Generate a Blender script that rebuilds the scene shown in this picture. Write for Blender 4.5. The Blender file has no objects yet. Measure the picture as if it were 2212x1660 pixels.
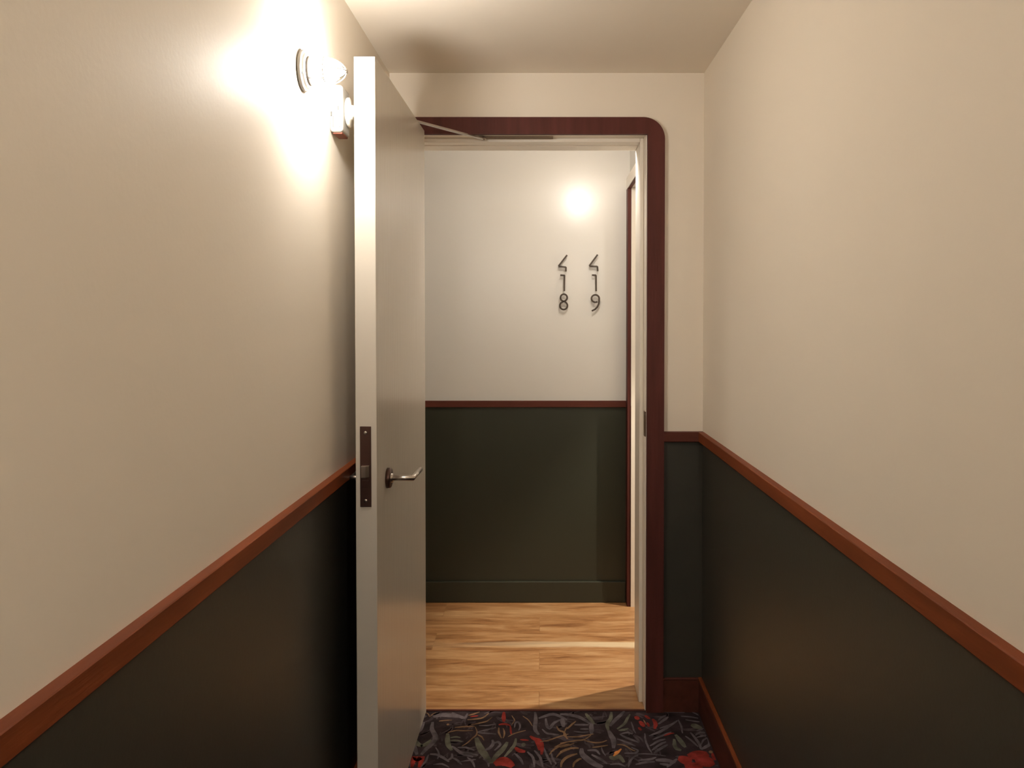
import bpy, bmesh, math, random
from mathutils import Vector, Matrix, Euler
random.seed(7)
PI = math.pi
S = bpy.context.scene
COL = S.collection

# ------------------------------------------------------------ camera
FPX = 1756.0
cam_d = bpy.data.cameras.new('camera')
cam_d.sensor_fit = 'HORIZONTAL'
cam_d.sensor_width = 36.0
cam_d.lens = 36.0 * FPX / 2212.0
cam_d.shift_x = (1106.0 - 1170.4) / 2212.0
cam_d.shift_y = (729.0 - 830.0) / 2212.0
cam_d.clip_start = 0.02
cam = bpy.data.objects.new('camera', cam_d)
COL.objects.link(cam)
cam.location = (0, 0, 1.382)
cam.rotation_euler = (PI / 2 - 0.0213, 0, 0)
S.camera = cam

# ------------------------------------------------------------ world, exposure
w = bpy.data.worlds.new('world')
S.world = w
w.use_nodes = True
w.node_tree.nodes['Background'].inputs[0].default_value = (1.0, 0.85, 0.68, 1)
w.node_tree.nodes['Background'].inputs[1].default_value = 0.0
S.view_settings.view_transform = 'Standard'
S.view_settings.look = 'None'
S.view_settings.gamma = 1
S.view_settings.use_curve_mapping = False
S.view_settings.exposure = 0.55
S.cycles.use_denoising = True
S.cycles.max_bounces = 14
S.cycles.diffuse_bounces = 10
S.cycles.glossy_bounces = 6
S.cycles.sample_clamp_indirect = 6.0
S.cycles.caustics_reflective = False
S.cycles.caustics_refractive = False

LAMP_COL = (1.0, 0.935, 0.845)
LAMP_STR = 330.0

# ------------------------------------------------------------ materials
def mat(name, col, rough=0.5, metal=0.0, spec=0.5, bump=0.0, bscale=60.0, var=0.0, vscale=3.0, stretch=(1, 1, 1), coat=0.0):
    m = bpy.data.materials.new(name)
    m.use_nodes = True
    nt = m.node_tree
    b = nt.nodes['Principled BSDF']
    b.inputs['Base Color'].default_value = (*col, 1)
    b.inputs['Roughness'].default_value = rough
    b.inputs['Metallic'].default_value = metal
    b.inputs['Specular IOR Level'].default_value = spec
    b.inputs['Coat Weight'].default_value = coat
    b.inputs['Coat Roughness'].default_value = 0.15
    if bump or var:
        tc = nt.nodes.new('ShaderNodeTexCoord')
        mp = nt.nodes.new('ShaderNodeMapping')
        mp.inputs['Scale'].default_value = stretch
        nt.links.new(tc.outputs['Object'], mp.inputs['Vector'])
    if bump:
        n = nt.nodes.new('ShaderNodeTexNoise')
        n.inputs['Scale'].default_value = bscale
        n.inputs['Detail'].default_value = 3
        nt.links.new(mp.outputs[0], n.inputs['Vector'])
        bp = nt.nodes.new('ShaderNodeBump')
        bp.inputs['Strength'].default_value = bump
        bp.inputs['Distance'].default_value = 0.002
        nt.links.new(n.outputs['Fac'], bp.inputs['Height'])
        nt.links.new(bp.outputs[0], b.inputs['Normal'])
    if var:
        n = nt.nodes.new('ShaderNodeTexNoise')
        n.inputs['Scale'].default_value = vscale
        n.inputs['Detail'].default_value = 5
        nt.links.new(mp.outputs[0], n.inputs['Vector'])
        r = nt.nodes.new('ShaderNodeValToRGB')
        r.color_ramp.elements[0].position = 0.3
        r.color_ramp.elements[1].position = 0.7
        r.color_ramp.elements[0].color = (*[c * (1 - var) for c in col], 1)
        r.color_ramp.elements[1].color = (*[min(1, c * (1 + var)) for c in col], 1)
        nt.links.new(n.outputs['Fac'], r.inputs[0])
        nt.links.new(r.outputs[0], b.inputs['Base Color'])
    return m

def emit(name, col, s):
    m = bpy.data.materials.new(name)
    m.use_nodes = True
    b = m.node_tree.nodes['Principled BSDF']
    b.inputs['Base Color'].default_value = (0.9, 0.9, 0.88, 1)
    b.inputs['Emission Color'].default_value = (*col, 1)
    b.inputs['Emission Strength'].default_value = s
    return m

def wood_floor():
    m = bpy.data.materials.new('oak_planks')
    m.use_nodes = True
    nt = m.node_tree; N = nt.nodes; L = nt.links
    b = N['Principled BSDF']
    b.inputs['Roughness'].default_value = 0.38
    tc = N.new('ShaderNodeTexCoord')
    # plank id: rows 0.18 m wide along x, 1.2 m long boards
    br = N.new('ShaderNodeTexBrick')
    br.offset = 0.37
    br.inputs['Scale'].default_value = 1.0
    br.inputs['Brick Width'].default_value = 1.22
    br.inputs['Row Height'].default_value = 0.19
    br.inputs['Mortar Size'].default_value = 0.0012
    br.inputs['Mortar Smooth'].default_value = 0.4
    br.inputs['Color1'].default_value = (0, 0, 0, 1)
    br.inputs['Color2'].default_value = (1, 1, 1, 1)
    br.inputs['Mortar'].default_value = (0.3, 0.3, 0.3, 1)
    mpb = N.new('ShaderNodeMapping'); mpb.inputs['Location'].default_value = (0.01, 0.045, 0)
    L.new(tc.outputs['Object'], mpb.inputs[0]); L.new(mpb.outputs[0], br.inputs['Vector'])
    mp = N.new('ShaderNodeMapping'); mp.inputs['Scale'].default_value = (1.3, 9, 1)
    L.new(tc.outputs['Object'], mp.inputs[0])
    add = N.new('ShaderNodeVectorMath'); add.operation = 'ADD'
    sc = N.new('ShaderNodeVectorMath'); sc.operation = 'SCALE'; sc.inputs['Scale'].default_value = 7.0
    L.new(br.outputs['Color'], sc.inputs[0]); L.new(mp.outputs[0], add.inputs[0]); L.new(sc.outputs[0], add.inputs[1])
    n = N.new('ShaderNodeTexNoise'); n.inputs['Scale'].default_value = 2.2; n.inputs['Detail'].default_value = 8
    n.inputs['Roughness'].default_value = 0.62; n.inputs['Distortion'].default_value = 0.9
    L.new(add.outputs[0], n.inputs['Vector'])
    r = N.new('ShaderNodeValToRGB')
    e = r.color_ramp.elements
    e[0].position = 0.30; e[0].color = (0.185, 0.078, 0.028, 1)
    e[1].position = 0.72; e[1].color = (0.53, 0.34, 0.175, 1)
    k = e.new(0.48); k.color = (0.36, 0.185, 0.076, 1)
    L.new(n.outputs['Fac'], r.inputs[0])
    # fine grain
    mp2 = N.new('ShaderNodeMapping'); mp2.inputs['Scale'].default_value = (4, 90, 1)
    L.new(tc.outputs['Object'], mp2.inputs[0])
    n2 = N.new('ShaderNodeTexNoise'); n2.inputs['Scale'].default_value = 3; n2.inputs['Detail'].default_value = 4
    L.new(mp2.outputs[0], n2.inputs['Vector'])
    mx = N.new('ShaderNodeMix'); mx.data_type = 'RGBA'; mx.blend_type = 'MULTIPLY'
    mx.inputs[0].default_value = 0.55
    r2 = N.new('ShaderNodeValToRGB'); r2.color_ramp.elements[0].position = 0.32; r2.color_ramp.elements[1].position = 0.62
    r2.color_ramp.elements[0].color = (0.62, 0.52, 0.42, 1); r2.color_ramp.elements[1].color = (1.1, 1.1, 1.1, 1)
    L.new(n2.outputs['Fac'], r2.inputs[0])
    L.new(r.outputs[0], mx.inputs[6]); L.new(r2.outputs[0], mx.inputs[7])
    # pale strip along one board row, fainter towards the left
    sep = N.new('ShaderNodeSeparateXYZ'); L.new(tc.outputs['Object'], sep.inputs[0])
    nz = N.new('ShaderNodeTexNoise'); nz.inputs['Scale'].default_value = 3.0; nz.inputs['Detail'].default_value = 4
    L.new(mp.outputs[0], nz.inputs['Vector'])
    ma = N.new('ShaderNodeMath'); ma.operation = 'MULTIPLY_ADD'; ma.inputs[1].default_value = 0.05
    L.new(nz.outputs['Fac'], ma.inputs[0]); L.new(sep.outputs['Y'], ma.inputs[2])
    sub = N.new('ShaderNodeMath'); sub.operation = 'SUBTRACT'; sub.inputs[1].default_value = 3.457
    L.new(ma.outputs[0], sub.inputs[0])
    ab = N.new('ShaderNodeMath'); ab.operation = 'ABSOLUTE'; L.new(sub.outputs[0], ab.inputs[0])
    rp = N.new('ShaderNodeMapRange'); rp.inputs[1].default_value = 0.018; rp.inputs[2].default_value = 0.034
    rp.inputs[3].default_value = 0.75; rp.inputs[4].default_value = 0.0
    L.new(ab.outputs[0], rp.inputs[0])
    xr = N.new('ShaderNodeMapRange'); xr.inputs[1].default_value = -0.38; xr.inputs[2].default_value = 0.25
    xr.inputs[3].default_value = 0.15; xr.inputs[4].default_value = 1.0
    L.new(sep.outputs['X'], xr.inputs[0])
    mm = N.new('ShaderNodeMath'); mm.operation = 'MULTIPLY'
    L.new(rp.outputs[0], mm.inputs[0]); L.new(xr.outputs[0], mm.inputs[1])
    mx2 = N.new('ShaderNodeMix'); mx2.data_type = 'RGBA'
    L.new(mm.outputs[0], mx2.inputs[0]); L.new(mx.outputs[2], mx2.inputs[6])
    mx2.inputs[7].default_value = (0.66, 0.54, 0.36, 1)
    # joints
    mx3 = N.new('ShaderNodeMix'); mx3.data_type = 'RGBA'
    fm = N.new('ShaderNodeMath'); fm.operation = 'MULTIPLY'; fm.inputs[1].default_value = 0.3
    L.new(br.outputs['Fac'], fm.inputs[0]); L.new(fm.outputs[0], mx3.inputs[0])
    L.new(mx2.outputs[2], mx3.inputs[6]); mx3.inputs[7].default_value = (0.12, 0.05, 0.02, 1)
    L.new(mx3.outputs[2], b.inputs['Base Color'])
    return m

def mahogany(name, col, axis):
    st = [14.0, 14.0, 14.0]; st[axis] = 1.2
    return mat(name, col, rough=0.5, bump=0.25, bscale=12, var=0.2, vscale=2.2, stretch=st, spec=0.14)

M = {}
M['paint'] = mat('warm_white_paint', (0.79, 0.725, 0.63), rough=0.6, spec=0.32, bump=0.10, bscale=110)
M['ceil'] = mat('ceiling_paint', (0.83, 0.765, 0.67), rough=0.7, spec=0.3, bump=0.06, bscale=90)
M['green'] = mat('dark_green_paint', (0.042, 0.040, 0.031), rough=0.42, spec=0.42, bump=0.10, bscale=110)
M['hall'] = mat('hall_white_paint', (0.71, 0.695, 0.66), rough=0.25, spec=0.6, bump=0.05, bscale=70)
M['hgreen'] = mat('hall_green_paint', (0.034, 0.036, 0.024), rough=0.42, spec=0.35)
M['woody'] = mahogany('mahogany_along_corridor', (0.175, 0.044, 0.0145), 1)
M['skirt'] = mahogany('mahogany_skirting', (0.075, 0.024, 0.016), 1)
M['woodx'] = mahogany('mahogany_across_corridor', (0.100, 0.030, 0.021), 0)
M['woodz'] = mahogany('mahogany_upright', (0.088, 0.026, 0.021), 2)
M['frame'] = mat('cream_frame_paint', (0.80, 0.745, 0.66), rough=0.34, bump=0.05)
M['leafp'] = mat('door_leaf_paint', (0.59, 0.545, 0.475), rough=0.23, spec=0.5, bump=0.35, bscale=22, stretch=(1, 6, 0.25))
M['steel'] = mat('satin_steel', (0.52, 0.47, 0.42), rough=0.28, metal=1.0)
M['bronze'] = mat('dark_bronze', (0.10, 0.055, 0.045), rough=0.38, metal=0.85)
M['chrome'] = mat('polished_chrome', (0.80, 0.78, 0.74), rough=0.10, metal=1.0)
M['plastic'] = mat('white_plastic', (0.42, 0.41, 0.385), rough=0.35)
M['grey'] = mat('grey_plastic', (0.035, 0.034, 0.03), rough=0.4)
M['redshade'] = mat('red_brown_shade', (0.16, 0.04, 0.02), rough=0.5)  # reddish shade under the door holder, put into the colour
M['white_metal'] = mat('white_enamel_metal', (0.70, 0.665, 0.60), rough=0.35)
M['flange'] = mat('greyed_lamp_metal', (0.16, 0.145, 0.125), rough=0.5)
M['glow'] = emit('glowing_lamp_glass', LAMP_COL, LAMP_STR)
M['glow_hall'] = emit('glowing_hall_lamp_glass', (1.0, 0.92, 0.82), LAMP_STR * 0.85)
M['glow_side'] = emit('glowing_downlight_lens', (1.0, 0.88, 0.72), 12.0)
M['glow_added'] = emit('added_rear_lamp_glow', LAMP_COL, LAMP_STR * 1.42)  # for the unseen fill lamps added behind the camera
M['numeral'] = mat('aged_bronze_numeral', (0.048, 0.031, 0.019), rough=0.5, metal=0.2)
M['seal'] = mat('smoke_seal', (0.16, 0.11, 0.07), rough=0.7)
M['brass'] = mat('dull_brass_strike', (0.17, 0.10, 0.055), rough=0.4, metal=0.6)
M['oak'] = wood_floor()
M['cbase'] = mat('carpet_dark_pile', (0.036, 0.026, 0.029), rough=1, spec=0.05, bump=1.0, bscale=500, var=0.45, vscale=14)
CP = {'D': (0.072, 0.055, 0.062), 'G': (0.125, 0.106, 0.118), 'S': (0.125, 0.122, 0.094), 'T': (0.215, 0.130, 0.075), 'R': (0.26, 0.035, 0.028), 'O': (0.75, 0.27, 0.08)}
for k_, c_ in CP.items():
    M['c' + k_] = mat('carpet_pile_' + {'D': 'faint_leaf', 'G': 'slate', 'S': 'sage', 'T': 'tan', 'R': 'red', 'O': 'orange'}[k_], c_, rough=1, spec=0.05, bump=1.0, bscale=500, var=0.5, vscale=22)

# ------------------------------------------------------------ mesh helpers
class MB:
    def __init__(s):
        s.bm = bmesh.new(); s.mats = []
    def mi(s, m):
        if m not in s.mats: s.mats.append(m)
        return s.mats.index(m)
    def merge(s, t, m, smooth=False):
        i = s.mi(m)
        me = bpy.data.meshes.new('tmp')
        bmesh.ops.recalc_face_normals(t, faces=t.faces)
        for f in t.faces:
            f.material_index = i; f.smooth = smooth
        t.to_mesh(me); t.free(); s.bm.from_mesh(me); bpy.data.meshes.remove(me)
    def box(s, a, b, m, bev=0.0, seg=2):
        t = bmesh.new()
        bmesh.ops.create_cube(t, size=1)
        for v in t.verts:
            v.co = Vector([(a[i] + b[i]) / 2 + v.co[i] * (b[i] - a[i]) for i in range(3)])
        if bev: bmesh.ops.bevel(t, geom=t.edges[:], offset=bev, segments=seg, profile=0.5, affect='EDGES')
        s.merge(t, m)
        return s
    def prism(s, pts, axis, lo, hi, m, bev=0.0):
        # polygon in the two other axes (in x,y,z order), extruded along axis
        t = bmesh.new()
        def P(p, c):
            q = list(p); q.insert(axis, c); return q
        v0 = [t.verts.new(P(p, lo)) for p in pts]; v1 = [t.verts.new(P(p, hi)) for p in pts]
        t.faces.new(v0); t.faces.new(v1[::-1])
        for i in range(len(pts)):
            j = (i + 1) % len(pts); t.faces.new((v0[i], v1[i], v1[j], v0[j]))
        if bev: bmesh.ops.bevel(t, geom=t.edges[:], offset=bev, segments=2, profile=0.5, affect='EDGES')
        s.merge(t, m); return s
    def lathe(s, prof, m, mtx=Matrix(), seg=40, smooth=True, sx=1.0):
        # prof: list of (radius, height) about local z
        t = bmesh.new(); rings = []
        for r, h in prof:
            if r < 1e-6: rings.append([t.verts.new(mtx @ Vector((0, 0, h)))])
            else: rings.append([t.verts.new(mtx @ Vector((r * math.cos(2 * PI * k / seg), r * math.sin(2 * PI * k / seg), h))) for k in range(seg)])
        for a, b in zip(rings, rings[1:]):
            for k in range(seg):
                j = (k + 1) % seg
                if len(a) == 1 and len(b) == 1: continue
                if len(a) == 1: t.faces.new((a[0], b[k], b[j]))
                elif len(b) == 1: t.faces.new((a[k], b[0], a[j]))
                else: t.faces.new((a[k], b[k], b[j], a[j]))
        for e in (rings[0], rings[-1]):
            if len(e) > 1: t.faces.new(e)
        s.merge(t, m, smooth); return s
    def tube(s, pts, r, m, seg=14, smooth=True):
        t = bmesh.new(); P = [Vector(p) for p in pts]; rings = []
        up = Vector((0, 0, 1))
        if abs((P[1] - P[0]).normalized().dot(up)) > 0.95: up = Vector((0, 1, 0))
        for i, p in enumerate(P):
            d0 = (P[i] - P[i - 1]).normalized() if i else None
            d1 = (P[i + 1] - P[i]).normalized() if i < len(P) - 1 else None
            d = ((d0 or d1) + (d1 or d0)).normalized()
            k = 1 / max(0.5, d.dot(d0 or d1))
            a = d.cross(up)
            a = a.normalized(); b = a.cross(d).normalized()
            plane = None
            if d0 and d1 and (d1 - d0).length > 1e-4: plane = (d1 - d0).normalized()
            ring = []
            for q in range(seg):
                o = a * math.cos(2 * PI * q / seg) * r + b * math.sin(2 * PI * q / seg) * r
                if plane: o = o + plane * (o.dot(plane)) * (k - 1)
                ring.append(t.verts.new(p + o))
            rings.append(ring)
        for a, b in zip(rings, rings[1:]):
            for q in range(seg):
                j = (q + 1) % seg; t.faces.new((a[q], b[q], b[j], a[j]))
        t.faces.new(rings[0]); t.faces.new(rings[-1])
        s.merge(t, m, smooth); return s
    def build(s, name, parent=None, kind=None):
        me = bpy.data.meshes.new(name); s.bm.to_mesh(me); s.bm.free()
        for m in s.mats: me.materials.append(m)
        o = bpy.data.objects.new(name, me); COL.objects.link(o)
        if parent: o.parent = parent
        if kind: o['kind'] = kind
        return o

def tag(o, label, cat, group=None, kind=None):
    o['label'] = label; o['category'] = cat
    if group: o['group'] = group
    if kind: o['kind'] = kind
    return o
def empty(name, loc=(0, 0, 0), rot=(0, 0, 0)):
    o = bpy.data.objects.new(name, None); COL.objects.link(o)
    o.empty_display_size = 0.1; o.location = loc; o.rotation_euler = rot
    return o
def copy_tree(o, parent=None):
    c = o.copy(); COL.objects.link(c); c.parent = parent
    for ch in list(o.children): copy_tree(ch, c)
    return c
RX = Matrix.Rotation(PI / 2, 4, 'Y')      # local z -> +x

# ------------------------------------------------------------ dimensions
XL, XR, D, H = -0.5300, 0.565, 2.847, 2.2414
DB = 3.047            # far face of the wall with the doorway
FY = 3.955            # far wall of the hall
SX = 0.427            # side wall of the hall
YB = -3.4             # where the corridor ends behind the camera
RZ0, RZ1 = 0.955, 0.991
JL, JR, HD = -0.455, 0.364, 2.030      # frame opening
OA, OB, OZ = 3.084, 3.888, 2.014       # side opening of the hall

# ------------------------------------------------------------ setting: walls, floors, ceiling
def two_tone(mb, a, b, up, lo, z=0.97):
    mb.box(a, (b[0], b[1], z), lo); mb.box((a[0], a[1], z), b, up)

mb = MB(); two_tone(mb, (XL - 0.12, YB, -0.02), (XL, D, H), M['paint'], M['green'])
tag(mb.build('wall_left', kind='structure'), 'left corridor wall, cream above and dark green below the brown rail', 'wall')
mb = MB(); two_tone(mb, (XR, YB, -0.02), (XR + 0.12, D, H), M['paint'], M['green'])
tag(mb.build('wall_right', kind='structure'), 'right corridor wall, cream above and dark green below the brown rail', 'wall')
mb = MB(); two_tone(mb, (XL - 0.12, YB - 0.12, -0.02), (XR + 0.12, YB, H), M['paint'], M['green'])
tag(mb.build('wall_rear', kind='structure'), 'corridor end wall behind the camera', 'wall')

# wall with the doorway: two tones towards the corridor, hall paint on its far half
mb = MB()
YM = (D + DB) / 2
for y0, y1, up, lo in ((D, YM, M['paint'], M['green']), (YM, DB, M['hall'], M['hgreen'])):
    xa, xb = (XL - 0.12, XR + 0.12) if y0 == D else (-2.4, 2.3)
    two_tone(mb, (xa, y0, -0.02), (JL - 0.03, y1, H), up, lo)
    two_tone(mb, (JR + 0.03, y0, -0.02), (xb, y1, H), up, lo)
    mb.box((JL - 0.03, y0, HD + 0.03), (JR + 0.03, y1, H), up)
tag(mb.build('wall_back', kind='structure'), 'cream end wall of the corridor around the doorway', 'wall')

mb = MB(); two_tone(mb, (-2.4, FY, -0.02), (2.3, FY + 0.12, H), M['hall'], M['hgreen'])
tag(mb.build('wall_far', kind='structure'), 'white and green wall seen through the doorway, with the numerals', 'wall')
mb = MB()
two_tone(mb, (SX, DB, -0.02), (SX + 0.12, OA, H), M['hall'], M['hgreen'])
two_tone(mb, (SX, OB, -0.02), (SX + 0.12, FY, H), M['hall'], M['hgreen'])
mb.box((SX, OA, OZ), (SX + 0.12, OB, H), M['hall'])
tag(mb.build('wall_side', kind='structure'), 'narrow white side wall at the right of the hall beyond the doorway', 'wall')
mb = MB(); mb.box((-2.52, DB, -0.02), (-2.4, FY, H), M['hall'])
tag(mb.build('wall_hall_left', kind='structure'), 'end wall of the hall, out of sight left of the doorway', 'wall')
mb = MB(); mb.box((2.3, DB, -0.02), (2.42, FY, H), M['hall'])
tag(mb.build('wall_hall_right', kind='structure'), 'end wall of the side passage right of the doorway', 'wall')

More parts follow.
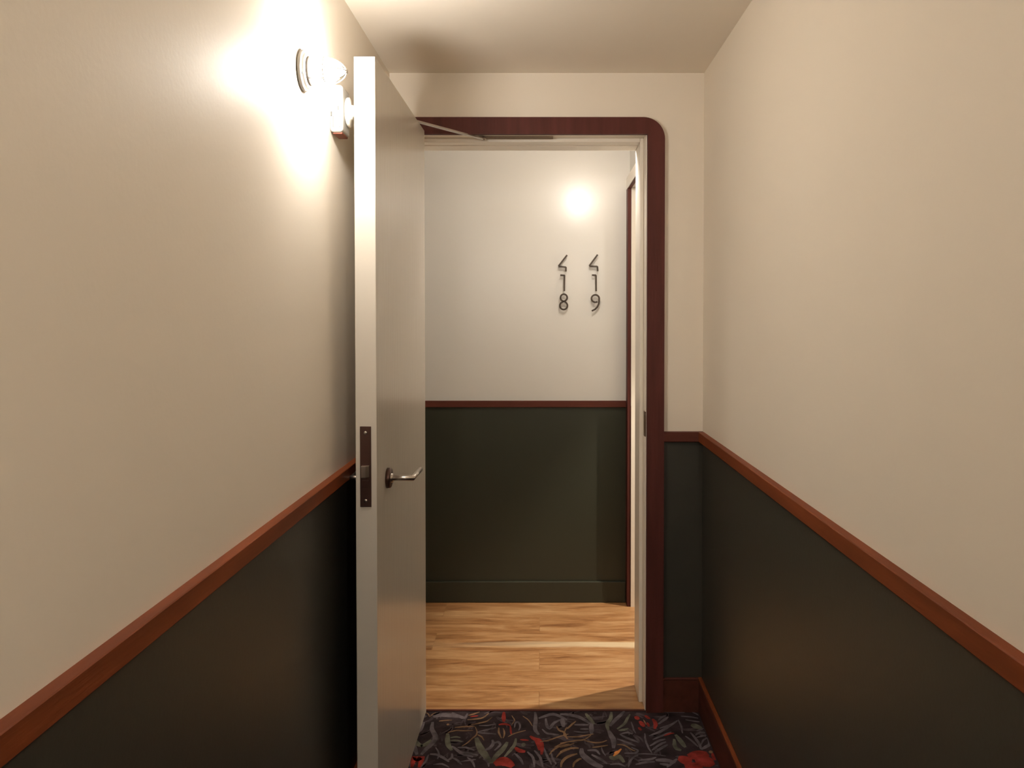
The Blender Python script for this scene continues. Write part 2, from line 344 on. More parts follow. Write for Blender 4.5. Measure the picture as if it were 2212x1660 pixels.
mb = MB(); mb.box((XL - 0.12, YB - 0.12, H), (XR + 0.12, D + 0.05, H + 0.1), M['ceil']); mb.box((-2.52, D + 0.05, H), (2.42, FY + 0.12, H + 0.1), M['ceil'])
tag(mb.build('ceiling', kind='structure'), 'plain beige plaster ceiling over the corridor', 'ceiling')
mb = MB(); mb.box((-2.52, D, -0.02), (2.42, FY + 0.02, 0.0), M['oak'])
tag(mb.build('floor', kind='structure'), 'light oak plank floor beyond the doorway', 'floor')
STROKES = [
('T',2.5,"-390,2799 -387,2806 -385,2813 -383,2819 -379,2824 -375,2828 -372,2832"),
('G',12.4,"-377,2799 -368,2805 -359,2811 -349,2814 -338,2814 -326,2812 -314,2809 -302,2806 -290,2803 -278,2799"),
('G',8.3,"-316,2830 -309,2823 -302,2816 -294,2809 -285,2802 -275,2795 -268,2794 -264,2801 -262,2813 -261,2825"),
('T',2.9,"-354,2769 -349,2771 -343,2772 -337,2774 -329,2775 -320,2776 -310,2776"),
('G',12.4,"-375,2764 -374,2748 -373,2731 -371,2715 -365,2699 -358,2683 -353,2669 -352,2656 -352,2645 -355,2632 -360,2618 -366,2602 -372,2588 -376,2576 -380,2565 -383,2554"),
('S',10.3,"-393,2606 -387,2609 -382,2613 -376,2619 -372,2627 -368,2636 -364,2646"),
('T',6.2,"-325,2744 -322,2745 -319,2746 -316,2747"),
('T',4.1,"-295,2725 -287,2727 -279,2728 -271,2730 -263,2731 -255,2732 -248,2732 -241,2733 -235,2734 -228,2735"),
('T',3.3,"-315,2692 -306,2697 -297,2702 -288,2706 -280,2706 -273,2705 -264,2704 -254,2704 -242,2705 -231,2706"),
('T',4.5,"-257,2809 -252,2812 -246,2816 -240,2819 -234,2824 -226,2830 -219,2835"),
('T',4.5,"-257,2779 -247,2780 -237,2782 -228,2784 -219,2786 -211,2789 -204,2794 -197,2803 -192,2814 -186,2825"),
('T',3.7,"-241,2744 -231,2748 -220,2752 -211,2757 -202,2761 -194,2765 -187,2771 -182,2780 -177,2789 -172,2799"),
('T',3.7,"-226,2730 -223,2720 -220,2710 -218,2701 -217,2693 -217,2685 -218,2678 -220,2670 -224,2663 -229,2655 -234,2644 -239,2633 -245,2623 -250,2616 -254,2611 -259,2606"),
('T',3.7,"-214,2678 -209,2674 -204,2669 -199,2664 -196,2657 -193,2649 -190,2641"),
('G',4.5,"-216,2696 -206,2701 -196,2706 -186,2711 -176,2715 -165,2720 -155,2725"),
('G',4.1,"-215,2692 -204,2690 -193,2689 -182,2687 -172,2686 -162,2684 -153,2682"),
('S',12.4,"-315,2687 -313,2675 -312,2662 -311,2650 -309,2638 -307,2626 -304,2614 -300,2603 -294,2591 -289,2579"),
('S',5.0,"-302,2659 -296,2661 -290,2663 -284,2664 -279,2663 -274,2661 -269,2659"),
('S',4.1,"-300,2641 -292,2642 -284,2642 -277,2641 -271,2639 -267,2636 -262,2632"),
('G',7.4,"-292,2606 -284,2597 -277,2588 -270,2579 -264,2572 -258,2565 -250,2558 -240,2552 -228,2547 -217,2541"),
('G',6.2,"-287,2562 -285,2554 -284,2545 -284,2537 -287,2531 -291,2526 -296,2520"),
('G',6.2,"-356,2558 -349,2557 -341,2556 -333,2554 -325,2548 -316,2540 -308,2533 -302,2526 -296,2519 -290,2512"),
('G',5.0,"-272,2597 -263,2597 -254,2598 -245,2597 -235,2592 -225,2586 -216,2579"),
('G',5.0,"-256,2571 -246,2568 -237,2565 -228,2562 -219,2558 -210,2554 -202,2550"),
('G',5.0,"-284,2537 -277,2532 -271,2527 -264,2520 -259,2513 -254,2504 -248,2496"),
('S',16.5,"-217,2659 -213,2644 -209,2629 -205,2614 -201,2602 -197,2591 -193,2579 -188,2568 -182,2557 -177,2545 -171,2532 -165,2518 -158,2504"),
('S',12.4,"-158,2504 -154,2518 -150,2531 -145,2545 -139,2559 -131,2574 -125,2588 -120,2603 -116,2617 -113,2632"),
('G',8.3,"-184,2579 -178,2585 -171,2590 -166,2597 -163,2605 -160,2614 -159,2623 -159,2631 -161,2638 -163,2646"),
('G',6.2,"-152,2579 -145,2592 -139,2604 -135,2614 -137,2623 -141,2629 -145,2632 -148,2631 -151,2627 -154,2623"),
('S',8.3,"-118,2541 -112,2554 -107,2567 -101,2579 -97,2591 -92,2602 -89,2614 -87,2627 -86,2641 -86,2655"),
('R',10.3,"-134,2835 -133,2821 -133,2807 -132,2794 -132,2783 -131,2774 -131,2764"),
('R',6.2,"-147,2744 -140,2747 -134,2749 -127,2749 -121,2747 -114,2743 -108,2739"),
('R',5.0,"-108,2739 -106,2726 -105,2713 -104,2701 -103,2692 -102,2685 -101,2678"),
('T',5.0,"-146,2725 -145,2714 -145,2703 -144,2692 -141,2680 -137,2667 -133,2655"),
('T',4.1,"-131,2720 -128,2709 -126,2698 -125,2687 -125,2676 -126,2665 -128,2655"),
('G',5.0,"-93,2725 -92,2735 -92,2746 -91,2754 -89,2760 -85,2764 -82,2764 -78,2757 -75,2746 -74,2735 -74,2725 -76,2715 -78,2706"),
('T',3.3,"-112,2664 -105,2672 -98,2680 -89,2687 -78,2694 -66,2700 -54,2706"),
('T',2.9,"-66,2804 -58,2794 -51,2785 -45,2774 -40,2761 -36,2748 -32,2735"),
('T',2.9,"-105,2809 -101,2797 -96,2785 -94,2774 -96,2764 -99,2754 -103,2744"),
('G',10.3,"-24,2835 -22,2814 -21,2794 -21,2774 -22,2753 -23,2733 -23,2715 -20,2701 -15,2690 -10,2678"),
('G',8.3,"-11,2789 -5,2794 2,2799 9,2804 18,2810 28,2817 39,2819 49,2815 59,2807 68,2799 75,2792 81,2786 87,2779"),
('G',8.3,"14,2789 14,2775 15,2762 16,2749 18,2736 22,2725 25,2720 30,2727 35,2741 40,2754 47,2763 55,2771 63,2779"),
('G',12.4,"68,2789 70,2781 71,2773 72,2764 73,2753 73,2741 73,2730"),
('G',5.4,"1,2715 6,2705 11,2695 18,2687 29,2683 42,2680 56,2678"),
('R',10.3,"-39,2669 -34,2662 -30,2656 -24,2650 -18,2646 -11,2643 -6,2637 -2,2625 0,2611 1,2597 1,2583 0,2568 -1,2554"),
('R',14.4,"-20,2646 -15,2635 -11,2625 -8,2614 -6,2603 -6,2591 -6,2579"),
('R',10.3,"-86,2597 -82,2591 -79,2585 -74,2579 -68,2576 -61,2573 -53,2571"),
('R',4.5,"-71,2646 -62,2644 -52,2643 -43,2641"),
('S',10.3,"-66,2614 -62,2614 -57,2613 -53,2612"),
('T',3.3,"-6,2632 3,2635 13,2637 22,2641 33,2648 44,2656 56,2664 67,2670 78,2676 89,2682"),
('G',6.2,"-87,2562 -80,2551 -74,2540 -68,2529 -64,2518 -61,2507 -58,2496"),
('G',6.2,"-46,2571 -40,2560 -33,2550 -28,2537 -25,2520 -24,2500 -23,2480"),
('G',6.2,"-24,2579 -17,2566 -11,2552 -5,2537 -2,2520 1,2502 3,2484"),
('G',5.4,"6,2597 10,2579 13,2562 17,2545 21,2529 26,2512 30,2496"),
('G',5.0,"29,2571 31,2556 32,2542 35,2529 38,2517 42,2507 45,2496"),
('R',22.7,"-147,2496 -140,2502 -134,2508 -128,2512 -122,2513 -116,2512 -110,2508 -103,2502 -96,2493 -89,2484"),
('R',12.4,"-392,2512 -387,2524 -382,2535 -378,2537 -377,2524 -378,2502 -379,2480"),
('T',4.5,"24,2554 28,2562 31,2571 36,2579 41,2587 47,2594 54,2601 65,2607 77,2613 90,2619"),
('T',3.3,"40,2597 48,2604 56,2612 64,2619 72,2624 81,2628 90,2632"),
('T',4.5,"46,2537 50,2546 54,2554 58,2562 64,2569 71,2575 77,2579 81,2582 85,2583 89,2584"),
('T',5.0,"50,2735 53,2724 55,2714 59,2706 64,2701 70,2698 75,2692 79,2680 81,2665 83,2650"),
('T',3.7,"75,2692 78,2702 80,2712 83,2720 86,2724 90,2724 93,2725"),
('G',5.0,"-374,2480 -370,2494 -366,2507 -362,2520 -361,2532 -361,2543 -360,2554"),
('G',4.1,"-337,2496 -328,2498 -319,2500 -311,2500 -303,2495 -294,2488 -286,2480"),
('G',5.0,"-235,2537 -228,2529 -222,2521 -217,2512 -213,2502 -210,2491 -207,2480"),
('G',5.0,"-185,2529 -179,2524 -174,2519 -170,2512 -167,2504 -165,2494 -164,2484"),
('G',3.7,"-263,2508 -251,2513 -239,2517 -229,2520 -220,2522 -213,2524 -207,2525"),
('G',3.7,"-214,2739 -205,2739 -195,2739 -185,2739 -176,2742 -166,2746 -157,2749"),
('G',4.1,"-343,2597 -337,2585 -332,2574 -328,2562 -326,2551 -327,2540 -328,2529"),
('R',3.7,"-249,2799 -244,2801 -239,2803 -234,2804 -230,2805 -226,2806 -222,2807"),
('T',5.0,"86,2715 90,2723 94,2731 99,2739 104,2749 111,2759 117,2769"),
('T',4.1,"76,2701 75,2692 74,2682 75,2673 78,2665 82,2658 86,2650"),
('G',9.1,"64,2819 74,2818 84,2817 94,2814 105,2810 117,2806 128,2799 138,2790 146,2779 154,2769 160,2760 165,2752 169,2744"),
('G',11.6,"171,2764 170,2747 168,2730 168,2715 167,2703 166,2693 166,2682"),
('G',5.4,"111,2744 119,2744 127,2744 135,2744 143,2744 152,2744 160,2744"),
('G',5.0,"129,2715 139,2715 148,2715 158,2715"),
('G',4.5,"107,2701 116,2698 124,2696 133,2694 141,2694 149,2695 157,2696"),
('T',3.7,"84,2664 95,2664 107,2663 117,2664 127,2666 137,2670 146,2673 155,2676 164,2679 173,2682"),
('T',3.7,"60,2623 69,2626 78,2629 88,2632 99,2635 111,2639 121,2641 128,2642 134,2643 140,2646 147,2653 155,2663 163,2673"),
('T',3.7,"140,2641 149,2636 158,2631 167,2628 176,2626 184,2626 192,2628 200,2631 207,2636 214,2641"),
('T',3.7,"163,2597 169,2598 176,2599 184,2601 193,2604 204,2607 214,2610"),
('T',4.1,"59,2597 69,2601 79,2606 87,2610 94,2614 100,2619 106,2623"),
('T',5.0,"59,2571 65,2575 71,2580 77,2584 83,2587 89,2590 96,2592 103,2593 111,2593 119,2592"),
('T',6.6,"59,2480 60,2491 61,2502 64,2512 69,2523 75,2533 83,2541 92,2548 102,2553 113,2558"),
('T',5.4,"96,2480 98,2488 99,2496 101,2504 106,2512 111,2519 116,2525 119,2527 122,2528 125,2529"),
('G',14.4,"128,2592 128,2581 127,2569 129,2558 132,2548 137,2539 143,2529 150,2517 159,2506 167,2496 175,2489 182,2485 188,2480"),
('G',6.2,"146,2579 155,2580 165,2581 173,2579 178,2573 181,2563 185,2554"),
('G',7.0,"158,2554 166,2546 175,2537 183,2529 190,2519 197,2510 203,2500"),
('S',10.3,"154,2825 158,2811 163,2797 167,2784 171,2772 175,2761 179,2749"),
('S',10.3,"245,2835 243,2819 241,2804 239,2789 233,2774 227,2759 223,2744 222,2730 223,2715 224,2701"),
('G',13.6,"224,2706 227,2693 229,2680 231,2669 233,2660 235,2652 235,2641 235,2626 233,2609 231,2592"),
('G',9.1,"291,2840 284,2828 277,2816 270,2804 263,2792 256,2781 249,2769 243,2757 237,2746 232,2735"),
('S',7.0,"309,2819 304,2807 299,2796 295,2784 291,2772 287,2761 281,2749 273,2738 264,2727 254,2715"),
('S',6.2,"258,2706 265,2707 271,2709 278,2711 283,2713 288,2717 293,2720"),
('G',5.0,"263,2682 270,2686 278,2690 285,2692 292,2690 297,2686 303,2682"),
('G',6.2,"260,2682 264,2676 268,2670 273,2664 279,2658 287,2652 294,2646 302,2640 309,2634 316,2628"),
('G',5.4,"248,2650 257,2645 265,2639 274,2632 284,2624 294,2615 304,2606"),
('G',4.5,"307,2764 308,2747 309,2730 309,2715 310,2705 312,2696 313,2687"),
('G',5.0,"344,2687 343,2672 341,2656 341,2641 341,2626 343,2611 344,2597 346,2585 349,2573 351,2562"),
('S',12.4,"216,2545 218,2540 220,2535 224,2533 230,2536 238,2541 245,2541 249,2533 253,2521 257,2508"),
('O',5.8,"227,2545 231,2551 235,2556 240,2562 245,2570 250,2579 256,2588"),
('O',4.1,"231,2562 236,2567 241,2571 246,2575"),
('T',3.7,"245,2614 252,2614 260,2613 267,2610 275,2602 282,2592 288,2584 292,2580 296,2577 300,2575"),
('G',5.0,"263,2562 275,2562 287,2561 297,2562 303,2567 307,2573 308,2579 304,2585 296,2591 289,2597"),
('R',12.4,"327,2804 329,2796 331,2787 334,2779"),
('R',12.4,"337,2769 341,2756 344,2743 347,2730"),
('R',10.3,"383,2784 386,2774 388,2765 389,2754 388,2742 384,2729 381,2715"),
('R',7.0,"327,2725 330,2719 332,2712 335,2706"),
('R',8.3,"360,2809 364,2801 369,2792 374,2784"),
('R',7.0,"361,2759 362,2749 363,2739 364,2730"),
('T',3.3,"351,2779 353,2767 354,2756 356,2744"),
('G',5.4,"350,2606 361,2616 372,2628 382,2637 391,2643 399,2646 407,2650"),
('G',6.2,"358,2562 367,2573 376,2583 385,2592 393,2600 401,2607 409,2614"),
('G',5.4,"353,2579 364,2592 374,2604 384,2614 392,2622 399,2627 407,2632"),
('G',6.6,"356,2669 369,2678 383,2687 395,2696 407,2707 418,2718 429,2730 439,2741 449,2752 459,2764"),
('G',5.0,"365,2646 375,2653 385,2661 396,2669 408,2677 421,2687 434,2696"),
('G',6.2,"398,2749 405,2757 412,2766 419,2774 426,2782 433,2791 440,2799"),
('G',5.4,"402,2774 406,2781 410,2788 415,2794 420,2799 426,2804 432,2809"),
('G',5.4,"399,2720 413,2728 428,2736 441,2744 451,2754 460,2764 468,2774"),
('G',5.0,"471,2779 472,2764 473,2750 474,2735 473,2719 471,2703 470,2687"),
('G',4.5,"485,2804 496,2803 507,2801 517,2799 526,2796 534,2792 542,2789"),
('G',4.1,"426,2835 439,2835 453,2835 466,2835 478,2834 490,2832 502,2830"),
('G',4.1,"528,2835 536,2826 543,2818 551,2809"),
('G',4.1,"496,2779 505,2775 515,2772 523,2769 530,2767 536,2765 542,2764"),
('S',14.4,"509,2744 513,2741 517,2738 522,2735 528,2730 534,2725 541,2720"),
('S',12.4,"445,2678 449,2662 453,2647 456,2632 459,2620 461,2608 464,2597"),
('S',10.3,"436,2650 434,2631 431,2612 432,2597 435,2588 441,2584 447,2579"),
('G',7.4,"497,2692 501,2680 504,2667 507,2655 509,2641 512,2627 513,2614 513,2603 512,2594 512,2584"),
('G',7.4,"512,2584 518,2590 525,2595 531,2601 537,2606 543,2611 546,2619 548,2631 548,2645 548,2659"),
('G',5.0,"510,2673 516,2680 522,2687 528,2692 534,2693 541,2692 547,2692"),
('G',4.1,"512,2659 519,2663 527,2666 533,2669 538,2670 543,2672 548,2673"),
('G',4.1,"518,2614 522,2624 526,2633 530,2641 535,2647 540,2651 544,2655"),
('G',4.1,"520,2701 530,2708 540,2714 550,2720"),
('G',5.4,"476,2669 482,2658 487,2648 492,2637 497,2625 501,2613 506,2601"),
('G',4.5,"267,2480 270,2491 272,2502 275,2512 280,2523 286,2533 292,2541 297,2546 302,2548 306,2550"),
('G',5.4,"303,2520 315,2522 326,2523 337,2525 346,2528 353,2533 361,2537"),
('G',5.4,"291,2496 302,2500 313,2505 324,2508 334,2510 343,2511 353,2512"),
('G',9.5,"357,2520 367,2521 377,2521 388,2520 398,2517 407,2513 417,2508"),
('G',6.2,"367,2500 378,2497 390,2495 401,2492"),
('G',6.2,"386,2480 396,2491 405,2503 413,2512 418,2519 422,2524 425,2529"),
('G',2.9,"296,2556 307,2557 319,2558 330,2558 341,2557 353,2556 363,2554 373,2551 382,2548 392,2545"),
('G',5.0,"212,2496 221,2498 230,2500 239,2500 246,2496 252,2490 259,2484"),
('G',4.1,"193,2597 193,2588 194,2579 195,2571 197,2562 200,2554 202,2545"),
('R',22.7,"430,2533 437,2529 444,2524 450,2520 457,2517 463,2515 469,2512"),
('R',22.7,"463,2541 475,2544 487,2547 498,2550 509,2552 519,2555 529,2558"),
('R',26.8,"480,2512 491,2512 503,2512 513,2512 522,2512 530,2512 538,2512"),
('R',12.4,"546,2562 545,2548 545,2534 544,2520"),
('R',18.6,"442,2488 460,2487 478,2485 497,2484"),
('T',10.3,"537,2575 539,2571 541,2567 543,2562"),
('R',4.1,"406,2669 412,2674 418,2678 424,2682 430,2685 436,2686 442,2687"),
]

# ------------------------------------------------------------ patterned carpet
def ribbon(t, pts, w, z, idx, clip):
    n = len(pts); L_, R_ = [], []
    for i, p in enumerate(pts):
        a = pts[max(0, i - 1)]; b = pts[min(n - 1, i + 1)]
        d = Vector((b[0] - a[0], b[1] - a[1])); d = d.normalized() if d.length > 0 else Vector((1, 0))
        u = i / (n - 1); k = w * 0.5 * (0.18 + 0.95 * math.sin(PI * (0.08 + 0.84 * u)) ** 0.7)
        nx, ny = -d.y * k, d.x * k * 1.7
        for lst, s in ((L_, 1), (R_, -1)):
            lst.append((min(max(p[0] + s * nx, clip[0]), clip[1]), min(max(p[1] + s * ny, clip[2]), clip[3]), z))
    VL = [t.verts.new(q) for q in L_]; VR = [t.verts.new(q) for q in R_]
    for i in range(n - 1):
        f = t.faces.new((VR[i], VR[i + 1], VL[i + 1], VL[i])); f.material_index = idx
mb = MB()
mb.box((XL, YB, -0.02), (XR, D, 0.0), M['cbase'])
keys = ['D', 'G', 'S', 'T', 'R', 'O']
ids = {k: mb.mi(M['c' + k]) for k in keys}
clip = (XL + 0.004, XR - 0.018, YB + 0.01, D - 0.004)
t = mb.bm
for q in range(1500):      # faint feathery leaves under the bolder ones
    cx_, cy_ = random.uniform(XL, XR), D - 0.01 - (D - YB) * (q / 1500)
    a_ = random.uniform(0, PI); ln = random.uniform(0.03, 0.075); cu = random.uniform(-0.8, 0.8)
    for f_ in range(2):
        oa = a_ + f_ * 0.25; ox = 0.009 * f_
        P = [(cx_ + ox + ln * (u - 0.5) * math.cos(oa + cu * u), cy_ + ox + ln * (u - 0.5) * math.sin(oa + cu * u)) for u in (0, 0.25, 0.5, 0.75, 1)]
        ribbon(t, P, random.uniform(0.004, 0.009), 0.0001 + 0.0000001 * q, ids['D'], clip)
for row in range(17):
    for side in (0, 1):
        for q, (c, w_, s_) in enumerate(STROKES):
            P = [tuple(float(v) / 1000 for v in a.split(',')) for a in s_.split()]
            if side == 1:      # the strip left of the first repeat
                P = [(-0.780 - x, y) for x, y in P]
                if min(x for x, y in P) > -0.385: continue
            if side == 1 and max(x for x, y in P) < XL: continue
            if row % 2: P = [(0.155 - x, y) for x, y in P]
            P = [(x, y - row * 0.372) for x, y in P]
            if max(y for x, y in P) < YB + 0.02 or max(x for x, y in P) < clip[0] or min(x for x, y in P) > clip[1]: continue
            ribbon(t, P, w_ / 1000 * 1.25, 0.0004 + 0.000004 * q + (0.0003 if c in 'RTO' else 0), ids[c], clip)
o = mb.build('floor', kind='structure')
tag(o, 'dark carpet with slate leaves, tan stems and red flowers', 'carpet')

mb = MB(); mb.box((JL, D - 0.006, 0.0), (JR, D + 0.004, 0.0035), M['woodx'], bev=0.001)
tag(mb.build('trim_1', kind='structure'), 'thin dark threshold line between the carpet and the oak floor', 'threshold')

# ------------------------------------------------------------ chair rails, skirtings
def railprof(wall, sgn):
    x = wall
    return [(x, RZ0), (x + sgn * 0.015, RZ0), (x + sgn * 0.018, RZ0 + 0.003), (x + sgn * 0.018, RZ1 - 0.0025), (x + sgn * 0.0165, RZ1 - 0.001), (x, RZ1)]
mb = MB(); mb.prism(railprof(XL, 1), 1, YB, D, M['woody'])
tag(mb.build('trim_2', kind='structure'), 'brown timber chair rail along the left corridor wall', 'chair rail')
mb = MB(); mb.prism(railprof(XR, -1), 1, YB, D - 0.0175, M['woody'])
tag(mb.build('trim_3', kind='structure'), 'brown timber chair rail along the right corridor wall', 'chair rail')
mb = MB(); mb.prism(railprof(D, -1), 0, 0.427, XR, M['woodx'])
tag(mb.build('trim_4', kind='structure'), 'short brown rail between the door casing and the right wall', 'chair rail')
mb = MB(); mb.box((-2.4, FY - 0.012, 0.957), (SX - 0.017, FY, 0.989), M['woodx'], bev=0.003)
tag(mb.build('trim_5', kind='structure'), 'thin brown rail across the far wall under the numerals', 'chair rail')
BH = 0.120  # skirtings: the lighter top cap paints the lit upper edge into the colour
mb = MB(); mb.box((XR - 0.014, YB, 0), (XR, D, BH - 0.006), M['skirt']); mb.box((XR - 0.013, YB, BH - 0.006), (XR, D, BH), M['woody'], bev=0.002)
tag(mb.build('baseboard_right', kind='structure'), 'brown skirting board along the right corridor wall', 'baseboard')
mb = MB(); mb.box((XL, YB, 0), (XL + 0.014, D, BH - 0.006), M['skirt']); mb.box((XL, YB, BH - 0.006), (XL + 0.013, D, BH), M['woody'], bev=0.002)
tag(mb.build('baseboard_left', kind='structure'), 'brown skirting board along the left corridor wall', 'baseboard')
mb = MB(); mb.box((0.427, D - 0.014, 0), (XR - 0.014, D, BH - 0.006), M['skirt']); mb.box((0.427, D - 0.013, BH - 0.006), (XR - 0.0135, D, BH), M['woodx'], bev=0.002)
tag(mb.build('baseboard_back', kind='structure'), 'short brown skirting between the door casing and the right wall', 'baseboard')
mb = MB(); mb.box((-2.4, FY - 0.013, 0.0), (SX - 0.017, FY, 0.104), M['hgreen'], bev=0.004)
tag(mb.build('baseboard_far', kind='structure'), 'dark green skirting board under the far hall wall', 'baseboard')

# ------------------------------------------------------------ door casing and frame
CI, CO, CT, CH = 0.367, 0.427, 2.085, 2.026
YC = D - 0.017
pts = []
LX = -0.515; RR = 0.075
pts += [(LX, 0.0), (LX, CT - RR)]
pts += [(LX + RR - RR * math.cos(a), CT - RR + RR * math.sin(a)) for a in [PI / 2 * k / 12 for k in range(1, 13)]]
pts += [(CO - RR + RR * math.sin(a), CT - RR + RR * math.cos(a)) for a in [PI / 2 * k / 12 for k in range(0, 13)]]
pts += [(CO, 0.0), (CI, 0.0), (CI, CH), (JL - 0.003, CH), (JL - 0.003, 0.0)]
mb = MB()
t = bmesh.new()
va = [t.verts.new((x, YC, z)) for x, z in pts]; vb = [t.verts.new((x, D, z)) for x, z in pts]
fa = t.faces.new(va); fb = t.faces.new(vb[::-1])
for i in range(len(pts)):
    j = (i + 1) % len(pts); t.faces.new((va[i], vb[i], vb[j], va[j]))
bmesh.ops.triangulate(t, faces=[fa, fb])
mb.merge(t, M['woodz'])
tag(mb.build('trim_6', kind='structure'), 'dark mahogany door casing with a rounded top corner', 'door casing')

fr = empty('trim_7', (0, 0, 0)); tag(fr, 'cream rebated door frame lining the doorway', 'door frame', kind='structure')
mb = MB()
mb.box((JR, D, 0), (JR + 0.03, DB, HD + 0.03), M['frame'], bev=0.0015)
mb.box((JR - 0.014, D + 0.062, 0), (JR, DB - 0.001, HD), M['frame'], bev=0.002)
mb.build('jamb', fr)
mb = MB()
mb.box((JL - 0.03, D, 0), (JL, DB, HD + 0.03), M['frame'], bev=0.0015)
mb.box((JL, D + 0.062, 0), (JL + 0.014, DB - 0.001, HD), M['frame'], bev=0.002)
mb.build('jamb', fr)
mb = MB()
mb.box((JL, D, HD), (JR, DB, HD + 0.03), M['frame'], bev=0.0015)
mb.box((JL + 0.014, D + 0.062, HD - 0.015), (JR - 0.014, D + 0.113, HD), M['frame'], bev=0.002)
mb.box((JL + 0.014, D + 0.118, HD - 0.0165), (JR - 0.014, DB - 0.001, HD), M['frame'], bev=0.002)
mb.build('head', fr)
mb = MB()
mb.box((-0.225, D + 0.034, HD - 0.006), (0.040, D + 0.050, HD + 0.001), M['seal'], bev=0.001)
o = mb.build('closer_track', fr); o['label'] = 'dark slotted track of the door closer'
mb = MB()
mb.box((JR - 0.0025, D - 0.001, 0.972), (JR + 0.001, D + 0.034, 1.060), M['brass'], bev=0.0008)
mb.box((JR - 0.004, D - 0.004, 0.984), (JR - 0.001, D + 0.010, 1.048), M['brass'], bev=0.0008)
o = mb.build('strike_plate', fr); o['label'] = 'dull brass strike plate'

# ------------------------------------------------------------ open door leaf (hinged at its left rear corner)
HX, HY = -0.459, 2.826
LT, LW, LH = 0.053, 0.792, 2.031
door = empty('door_1', (HX, HY, 0.006), (0, 0, -math.radians(0.62)))
tag(door, 'open white door swung against the left wall, edge towards the viewer', 'door', kind='structure')
# local: x 0..LT thickness, y 0..-LW towards the viewer, z 0..LH
mb = MB(); mb.box((0, -LW, 0), (LT, 0, LH), M['leafp'], bev=0.0016)
mb.build('door_leaf', door)
zl = 0.906
mb = MB(); mb.box((0.0115, -LW - 0.0022, zl), (0.0395, -LW + 0.004, zl + 0.203), M['bronze'], bev=0.0008)
lp = mb.build('lock_plate', door); lp['label'] = 'dark bronze mortice lock faceplate'
mb = MB()
mb.prism([(0.016, -LW - 0.002), (0.035, -LW - 0.002), (0.035, -LW - 0.006), (0.027, -LW - 0.0125), (0.016, -LW - 0.0125)], 2, zl + 0.075, zl + 0.105, M['steel'], bev=0.001)
mb.build('latch_bolt', lp)
mb = MB(); mb.box((0.017, -LW - 0.0045, zl + 0.050), (0.034, -LW - 0.002, zl + 0.068), M['bronze'], bev=0.001); mb.build('deadbolt', lp)
for sz in (0.016, 0.187):
    mb = MB(); mb.lathe([(0.0, 0), (0.0042, 0), (0.0040, 0.0009), (0.0, 0.0011)], M['steel'], Matrix.Translation((0.0255, -LW - 0.0022, zl + sz)) @ Matrix.Rotation(PI / 2, 4, 'X'), seg=16)
    mb.build('screw', lp)
for s in (1, -1):
    bx_ = LT if s > 0 else 0.0
    hy = -(HY - 2.164); hz = 0.9540
    R = Matrix.Translation((bx_, hy, hz)) @ (RX if s > 0 else Matrix.Rotation(-PI / 2, 4, 'Y'))
    mb = MB()
    neck = 0.068 if s > 0 else 0.0505
    x1 = bx_ + s * neck
    mb.tube([(bx_ + s * 0.004, hy, hz), (x1, hy, hz), (x1, hy + 0.125, hz)], 0.0075, M['steel'])
    mb.lathe([(0, 0.0), (0.012, 0.0), (0.012, 0.016), (0.0, 0.0165)], M['steel'], R)
    h = mb.build('lever_handle', door); h['label'] = 'satin steel mitred lever handle' + (' on the doorway side' if s > 0 else ' on the wall side')
    mb = MB(); mb.lathe([(0, 0.0), (0.027, 0.0), (0.027, 0.0085), (0.025, 0.011), (0, 0.011)], M['bronze'], R)
    mb.build('rose', h)
for hz in (0.23, 1.0, 1.80):
    mb = MB()
    mb.lathe([(0, -0.05), (0.006, -0.05), (0.006, 0.05), (0, 0.05)], M['steel'], Matrix.Translation((-0.002, 0.008, hz)), seg=18)
    mb.box((0.0, 0.0, hz - 0.05), (0.030, 0.0025, hz + 0.05), M['steel'])
    mb.build('hinge', door)
# overhead concealed closer arm running from the leaf to the frame track
mb = MB()
A0 = Vector((0.030, -0.135, LH + 0.004)); A1 = Vector((0.254, D + 0.042 - HY, LH - 0.0165))
dv = (A1 - A0); n_ = Vector((-dv.y, dv.x, 0)).normalized() * 0.009
t = bmesh.new()
vs = []
for p in (A0, A1):
    for sN, sZ in ((1, -0.002), (-1, -0.002), (-1, 0.002), (1, 0.002)):
        vs.append(t.verts.new(p + n_ * sN + Vector((0, 0, sZ))))
t.faces.new(vs[:4]); t.faces.new(vs[4:][::-1])
for i in range(4): t.faces.new((vs[i], vs[(i + 1) % 4], vs[4 + (i + 1) % 4], vs[4 + i]))
mb.merge(t, M['steel'])
mb.lathe([(0, -0.004), (0.010, -0.004), (0.010, 0.005), (0, 0.005)], M['steel'], Matrix.Translation(A0), seg=20)
mb.lathe([(0, -0.003), (0.007, -0.003), (0.007, 0.007), (0, 0.007)], M['steel'], Matrix.Translation(A1), seg=20)
o = mb.build('closer_arm', door); o['label'] = 'flat steel closer arm reaching to the frame track'
# keeper plate and stub meeting the magnet on the wall
mb = MB()
ym = -(HY - 2.075); zm = 1.909
mb.lathe([(0, 0), (0.014, 0), (0.014, 0.004), (0.0115, 0.006), (0.0115, 0.018), (0.0095, 0.020), (0.0095, 0.025), (0, 0.025)], M['white_metal'], Matrix.Translation((0, ym, zm)) @ Matrix.Rotation(-PI / 2, 4, 'Y'), seg=28)
o = mb.build('keeper_stub', door); o['label'] = 'polished chrome stub of the magnetic catch'

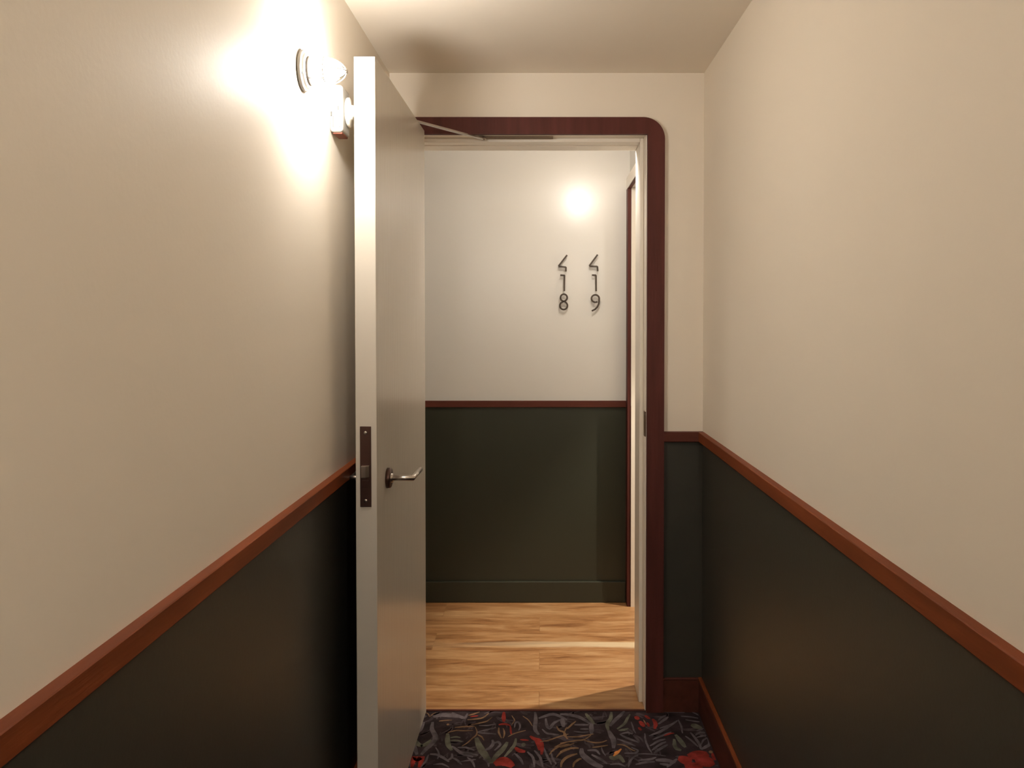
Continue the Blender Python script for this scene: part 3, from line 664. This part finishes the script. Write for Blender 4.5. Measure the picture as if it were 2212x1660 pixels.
# ------------------------------------------------------------ magnetic door holder on the left wall
hold = empty('door_holder', (XL, 2.078, 1.912))
tag(hold, 'white magnetic door holder box on the left wall below the lamp', 'door holder')
mb = MB()
mb.box((0.0005, -0.040, -0.060), (0.033, 0.040, 0.058), M['plastic'], bev=0.009, seg=4)
hb = mb.build('housing', hold)
mb = MB(); mb.box((0.009, -0.0403, -0.049), (0.028, -0.0395, -0.021), M['grey']); mb.box((0.0105, -0.0409, -0.0475), (0.0265, -0.0395, -0.0225), M['plastic'], bev=0.0004); mb.build('cover_panel', hb)
mb = MB(); mb.box((0.021, -0.0412, -0.006), (0.0245, -0.0393, 0.004), M['grey'], bev=0.0006); o = mb.build('release_button', hb); o['label'] = 'small grey release button'
mb = MB(); mb.box((0.004, -0.0412, -0.022), (0.0075, -0.0393, -0.010), M['grey'], bev=0.0006); mb.build('slot', hb)
mb = MB(); mb.box((0.006, -0.030, -0.0635), (0.030, 0.030, -0.058), M['redshade'], bev=0.002); o = mb.build('underside_shade', hold); o['label'] = 'red brown shade painted on the underside of the box'  # coloured slab standing in for the shade below the housing
mb = MB()
mb.lathe([(0, 0.032), (0.036, 0.032), (0.037, 0.034), (0.037, 0.038), (0.033, 0.0405), (0.019, 0.0415), (0.019, 0.045), (0.012, 0.0455), (0.012, 0.0480), (0, 0.0480)], M['white_metal'], Matrix.Translation((0.005, 0.0, -0.003)) @ RX)
o = mb.build('magnet', hold); o['label'] = 'polished round magnet disc'

# ------------------------------------------------------------ bulkhead wall lamps
def make_sconce(glow):
    r = empty('wall_lamp')
    mb = MB()
    mb.lathe([(0, 0.0006), (0.043, 0.0006), (0.0445, 0.004), (0.0445, 0.007), (0.041, 0.010), (0.0385, 0.0105), (0.038, 0.013), (0.034, 0.0165), (0.0, 0.0165)], M['flange'], RX, seg=48)
    base = mb.build('base_flange', r)
    for a in (0.9, 0.9 + 2 * PI / 3, 0.9 + 4 * PI / 3):
        mb = MB(); mb.lathe([(0, 0.0095), (0.0028, 0.0095), (0.0026, 0.0118), (0, 0.0122)], M['grey'], RX @ Matrix.Translation((0.0375 * math.cos(a), 0.0375 * math.sin(a), 0)), seg=14)
        mb.build('screw', base)
    mb = MB(); mb.lathe([(0, 0.0160), (0.031, 0.0160), (0.031, 0.021), (0.0285, 0.023), (0.0, 0.023)], M['flange'], RX)
    mb.build('collar', r)
    mb = MB()
    prof = [(0, 0.0225), (0.0225, 0.0225), (0.0235, 0.026), (0.0235, 0.048), (0.0275, 0.050), (0.0275, 0.055)]
    prof += [(0.0275 * (1 - (k / 12) ** 2.0) * (1 - 0.06 * k / 12) + 0.0 , 0.055 + 0.041 * k / 12) for k in range(1, 13)]
    prof[-1] = (0, prof[-1][1])
    mb.lathe(prof, glow, RX, seg=40)
    o = mb.build('glass_globe', r); o['label'] = 'glowing frosted glass dome'
    mb = MB()
    ring = [(0.0305 * math.cos(a), 0.0305 * math.sin(a), 0.0535) for a in [2 * PI * k / 40 for k in range(41)]]
    mb.tube([RX @ Vector(p) for p in ring], 0.0016, M['white_metal'], seg=8)
    for k in range(3):
        a = PI / 6 + k * PI / 3
        arc = []
        for q in range(25):
            th = PI * q / 24
            rad = 0.0300 * math.cos(th) * (1 - 0.10 * math.sin(th))
            arc.append(RX @ Vector((rad * math.cos(a), rad * math.sin(a), 0.055 + 0.0435 * math.sin(th))))
        mb.tube(arc, 0.0013, M['white_metal'], seg=8)
    for k in range(4):
        a = PI / 4 + k * PI / 2
        mb.tube([RX @ Vector((0.0300 * math.cos(a), 0.0300 * math.sin(a), h_)) for h_ in (0.020, 0.054)], 0.0014, M['white_metal'], seg=8)
    mb.lathe([(0, 0.0950), (0.0065, 0.0950), (0.0055, 0.1010), (0, 0.1025)], M['white_metal'], RX, seg=20)
    mb.build('guard', r)
    return r
lamp = make_sconce(M['glow']); lamp.location = (XL, 1.808, 1.932)
tag(lamp, 'glowing bulkhead lamp on the left wall above the door holder', 'wall lamp', 'bulkhead lamps')
for loc, rot, glow, lab in (((XR, -0.55, 1.927), (0, 0, PI), 'glow_added', 'unseen bulkhead lamp added on the right wall behind the camera for fill light'),  # both rear lamps are added out of view to brighten the corridor
                      ((XL, -2.7, 1.927), (0, 0, 0), 'glow_added', 'unseen bulkhead lamp added on the left wall at the rear of the corridor for fill light'),
                      ((0.215, DB, 2.078), (0, 0, PI / 2), 'glow_hall', 'bulkhead lamp above the doorway on its hall side')):
    c = copy_tree(lamp) if glow == 'glow' else make_sconce(M[glow])
    c.location = loc; c.rotation_euler = rot
    tag(c, lab, 'wall lamp', 'bulkhead lamps')

# recessed ceiling spot of the side passage, the light that falls through the side opening
sp = empty('ceiling_spotlight', (1.296, 3.478, H)); tag(sp, 'recessed ceiling spotlight of the side passage right of the doorway', 'spotlight')
mb = MB(); mb.lathe([(0.034, -0.001), (0.050, -0.001), (0.050, -0.006), (0.046, -0.008), (0.034, -0.006), (0.034, -0.001)], M['white_metal'])
mb.build('trim_ring', sp)
mb = MB(); mb.lathe([(0, -0.001), (0.034, -0.001), (0.034, -0.003), (0, -0.003)], M['glow_side']); mb.build('lens', sp)
ld = bpy.data.lights.new('spotlight', 'SPOT'); ld.energy = 165; ld.color = (1.0, 0.87, 0.70); ld.spot_size = math.radians(86); ld.spot_blend = 0.35; ld.shadow_soft_size = 0.02
lo = bpy.data.objects.new('spotlight', ld); COL.objects.link(lo); lo.parent = sp; lo.location = (0, 0, -0.03)

# ------------------------------------------------------------ hall side doorway
op = empty('trim_8', (SX, 0, 0)); tag(op, 'mahogany and cream frame of the side opening in the hall', 'door frame', kind='structure')
mb = MB(); mb.box((-0.017, OB, 0), (0, FY - 0.0005, OZ), M['woodz'], bev=0.002)
o = mb.build('casing', op); o['label'] = 'dark mahogany upright casing'
mb = MB(); mb.box((-0.017, OA + 0.001, OZ), (0, FY - 0.0005, OZ + 0.056), M['frame'], bev=0.002)
o = mb.build('head_casing', op); o['label'] = 'cream head casing'
mb = MB(); mb.box((-0.015, OA, OZ - 0.004), (0.001, OB, OZ), M['woodx']); mb.build('head_edge', op)
mb = MB(); mb.box((0.001, OB - 0.004, 0), (0.12, OB, OZ - 0.003), M['frame']); mb.build('jamb', op)

# ------------------------------------------------------------ numerals on the far wall
def glyph(name, pts, label, wid=0.0080, closed=False):
    # pts: metres in the wall plane (x, z); a flat bent metal bar standing off the wall on pins
    n = len(pts); yb = FY - 0.022; yf = FY - 0.028
    t = bmesh.new(); L_, R_ = [], []
    V = [Vector(p) for p in pts]
    for i in range(n):
        a = V[(i - 1) % n] if (closed or i) else None
        b = V[(i + 1) % n] if (closed or i < n - 1) else None
        d0 = (V[i] - a).normalized() if a is not None else (b - V[i]).normalized()
        d1 = (b - V[i]).normalized() if b is not None else d0
        m_ = (d0 + d1)
        m_ = m_.normalized() if m_.length > 1e-5 else d0
        k = wid / 2 / max(0.45, m_.dot(d0))
        nn = Vector((-m_.y, m_.x)) * k
        L_.append(V[i] + nn); R_.append(V[i] - nn)
    rings = []
    for l, r in zip(L_, R_):
        rings.append([t.verts.new((l.x, yf, l.y)), t.verts.new((r.x, yf, r.y)), t.verts.new((r.x, yb, r.y)), t.verts.new((l.x, yb, l.y))])
    for i in range(n if closed else n - 1):
        a, b = rings[i], rings[(i + 1) % n]
        for q in range(4): t.faces.new((a[q], b[q], b[(q + 1) % 4], a[(q + 1) % 4]))
    if not closed:
        t.faces.new(rings[0]); t.faces.new(rings[-1][::-1])
    root = MB(); root.merge(t, M['numeral'])
    for q in (max(1, n // 8), n - 1 - max(1, n // 8)):
        root.lathe([(0, 0), (0.002, 0), (0.002, 0.023), (0, 0.023)], M['numeral'], Matrix.Translation((V[q].x, FY, V[q].y)) @ Matrix.Rotation(PI / 2, 4, 'X'), seg=10)
    o = root.build(name)
    tag(o, label, 'numeral', 'room numerals')
    return o
K = 446.6 * 11.069
def W(u, v):   # crop reading of the numerals turned into metres on the wall
    return (0.0441 + u / K, 1.7225 - v / K)
def P_(*q): return [W(*a) for a in q]
def arc(cx_, cy_, rx, ry, a0, a1, n=16):
    return [(cx_ + rx * math.cos(math.radians(a0 + (a1 - a0) * i / n)), cy_ + ry * math.sin(math.radians(a0 + (a1 - a0) * i / n))) for i in range(n + 1)]
glyph('numeral_four', P_((385, 135), (192, 385), (198, 405), (345, 424), (356, 434), (356, 525)), 'dark metal figure 4 at the top of the left number')
glyph('numeral_four', P_((1113, 125), (925, 380), (935, 402), (1095, 408), (1108, 418), (1116, 520)), 'dark metal figure 4 at the top of the right number')
glyph('numeral_one', P_((222, 614), (318, 620), (322, 628), (318, 993)), 'dark metal figure 1 between the left 4 and the 8')
glyph('numeral_one', P_((978, 612), (1065, 616), (1074, 628), (1078, 998)), 'dark metal figure 1 between the right 4 and the 9')
e8 = [(300, 1238)] + arc(308, 1152, 80, 85, 128, 400, 26)[:-1] + [(345, 1222), (262, 1262)] + arc(303, 1342, 90, 92, 228, -52, 28) + [(328, 1248)]
glyph('numeral_eight', [W(*a) for a in e8] , 'dark metal figure 8 at the bottom of the left number')
e9 = [(1110, 1245)] + arc(1060, 1172, 92, 88, 70, 360, 28) + [(1152, 1225), (1142, 1295), (1110, 1370), (1052, 1430), (975, 1468)]
glyph('numeral_nine', [W(*a) for a in e9], 'dark metal figure 9 at the bottom of the right number')
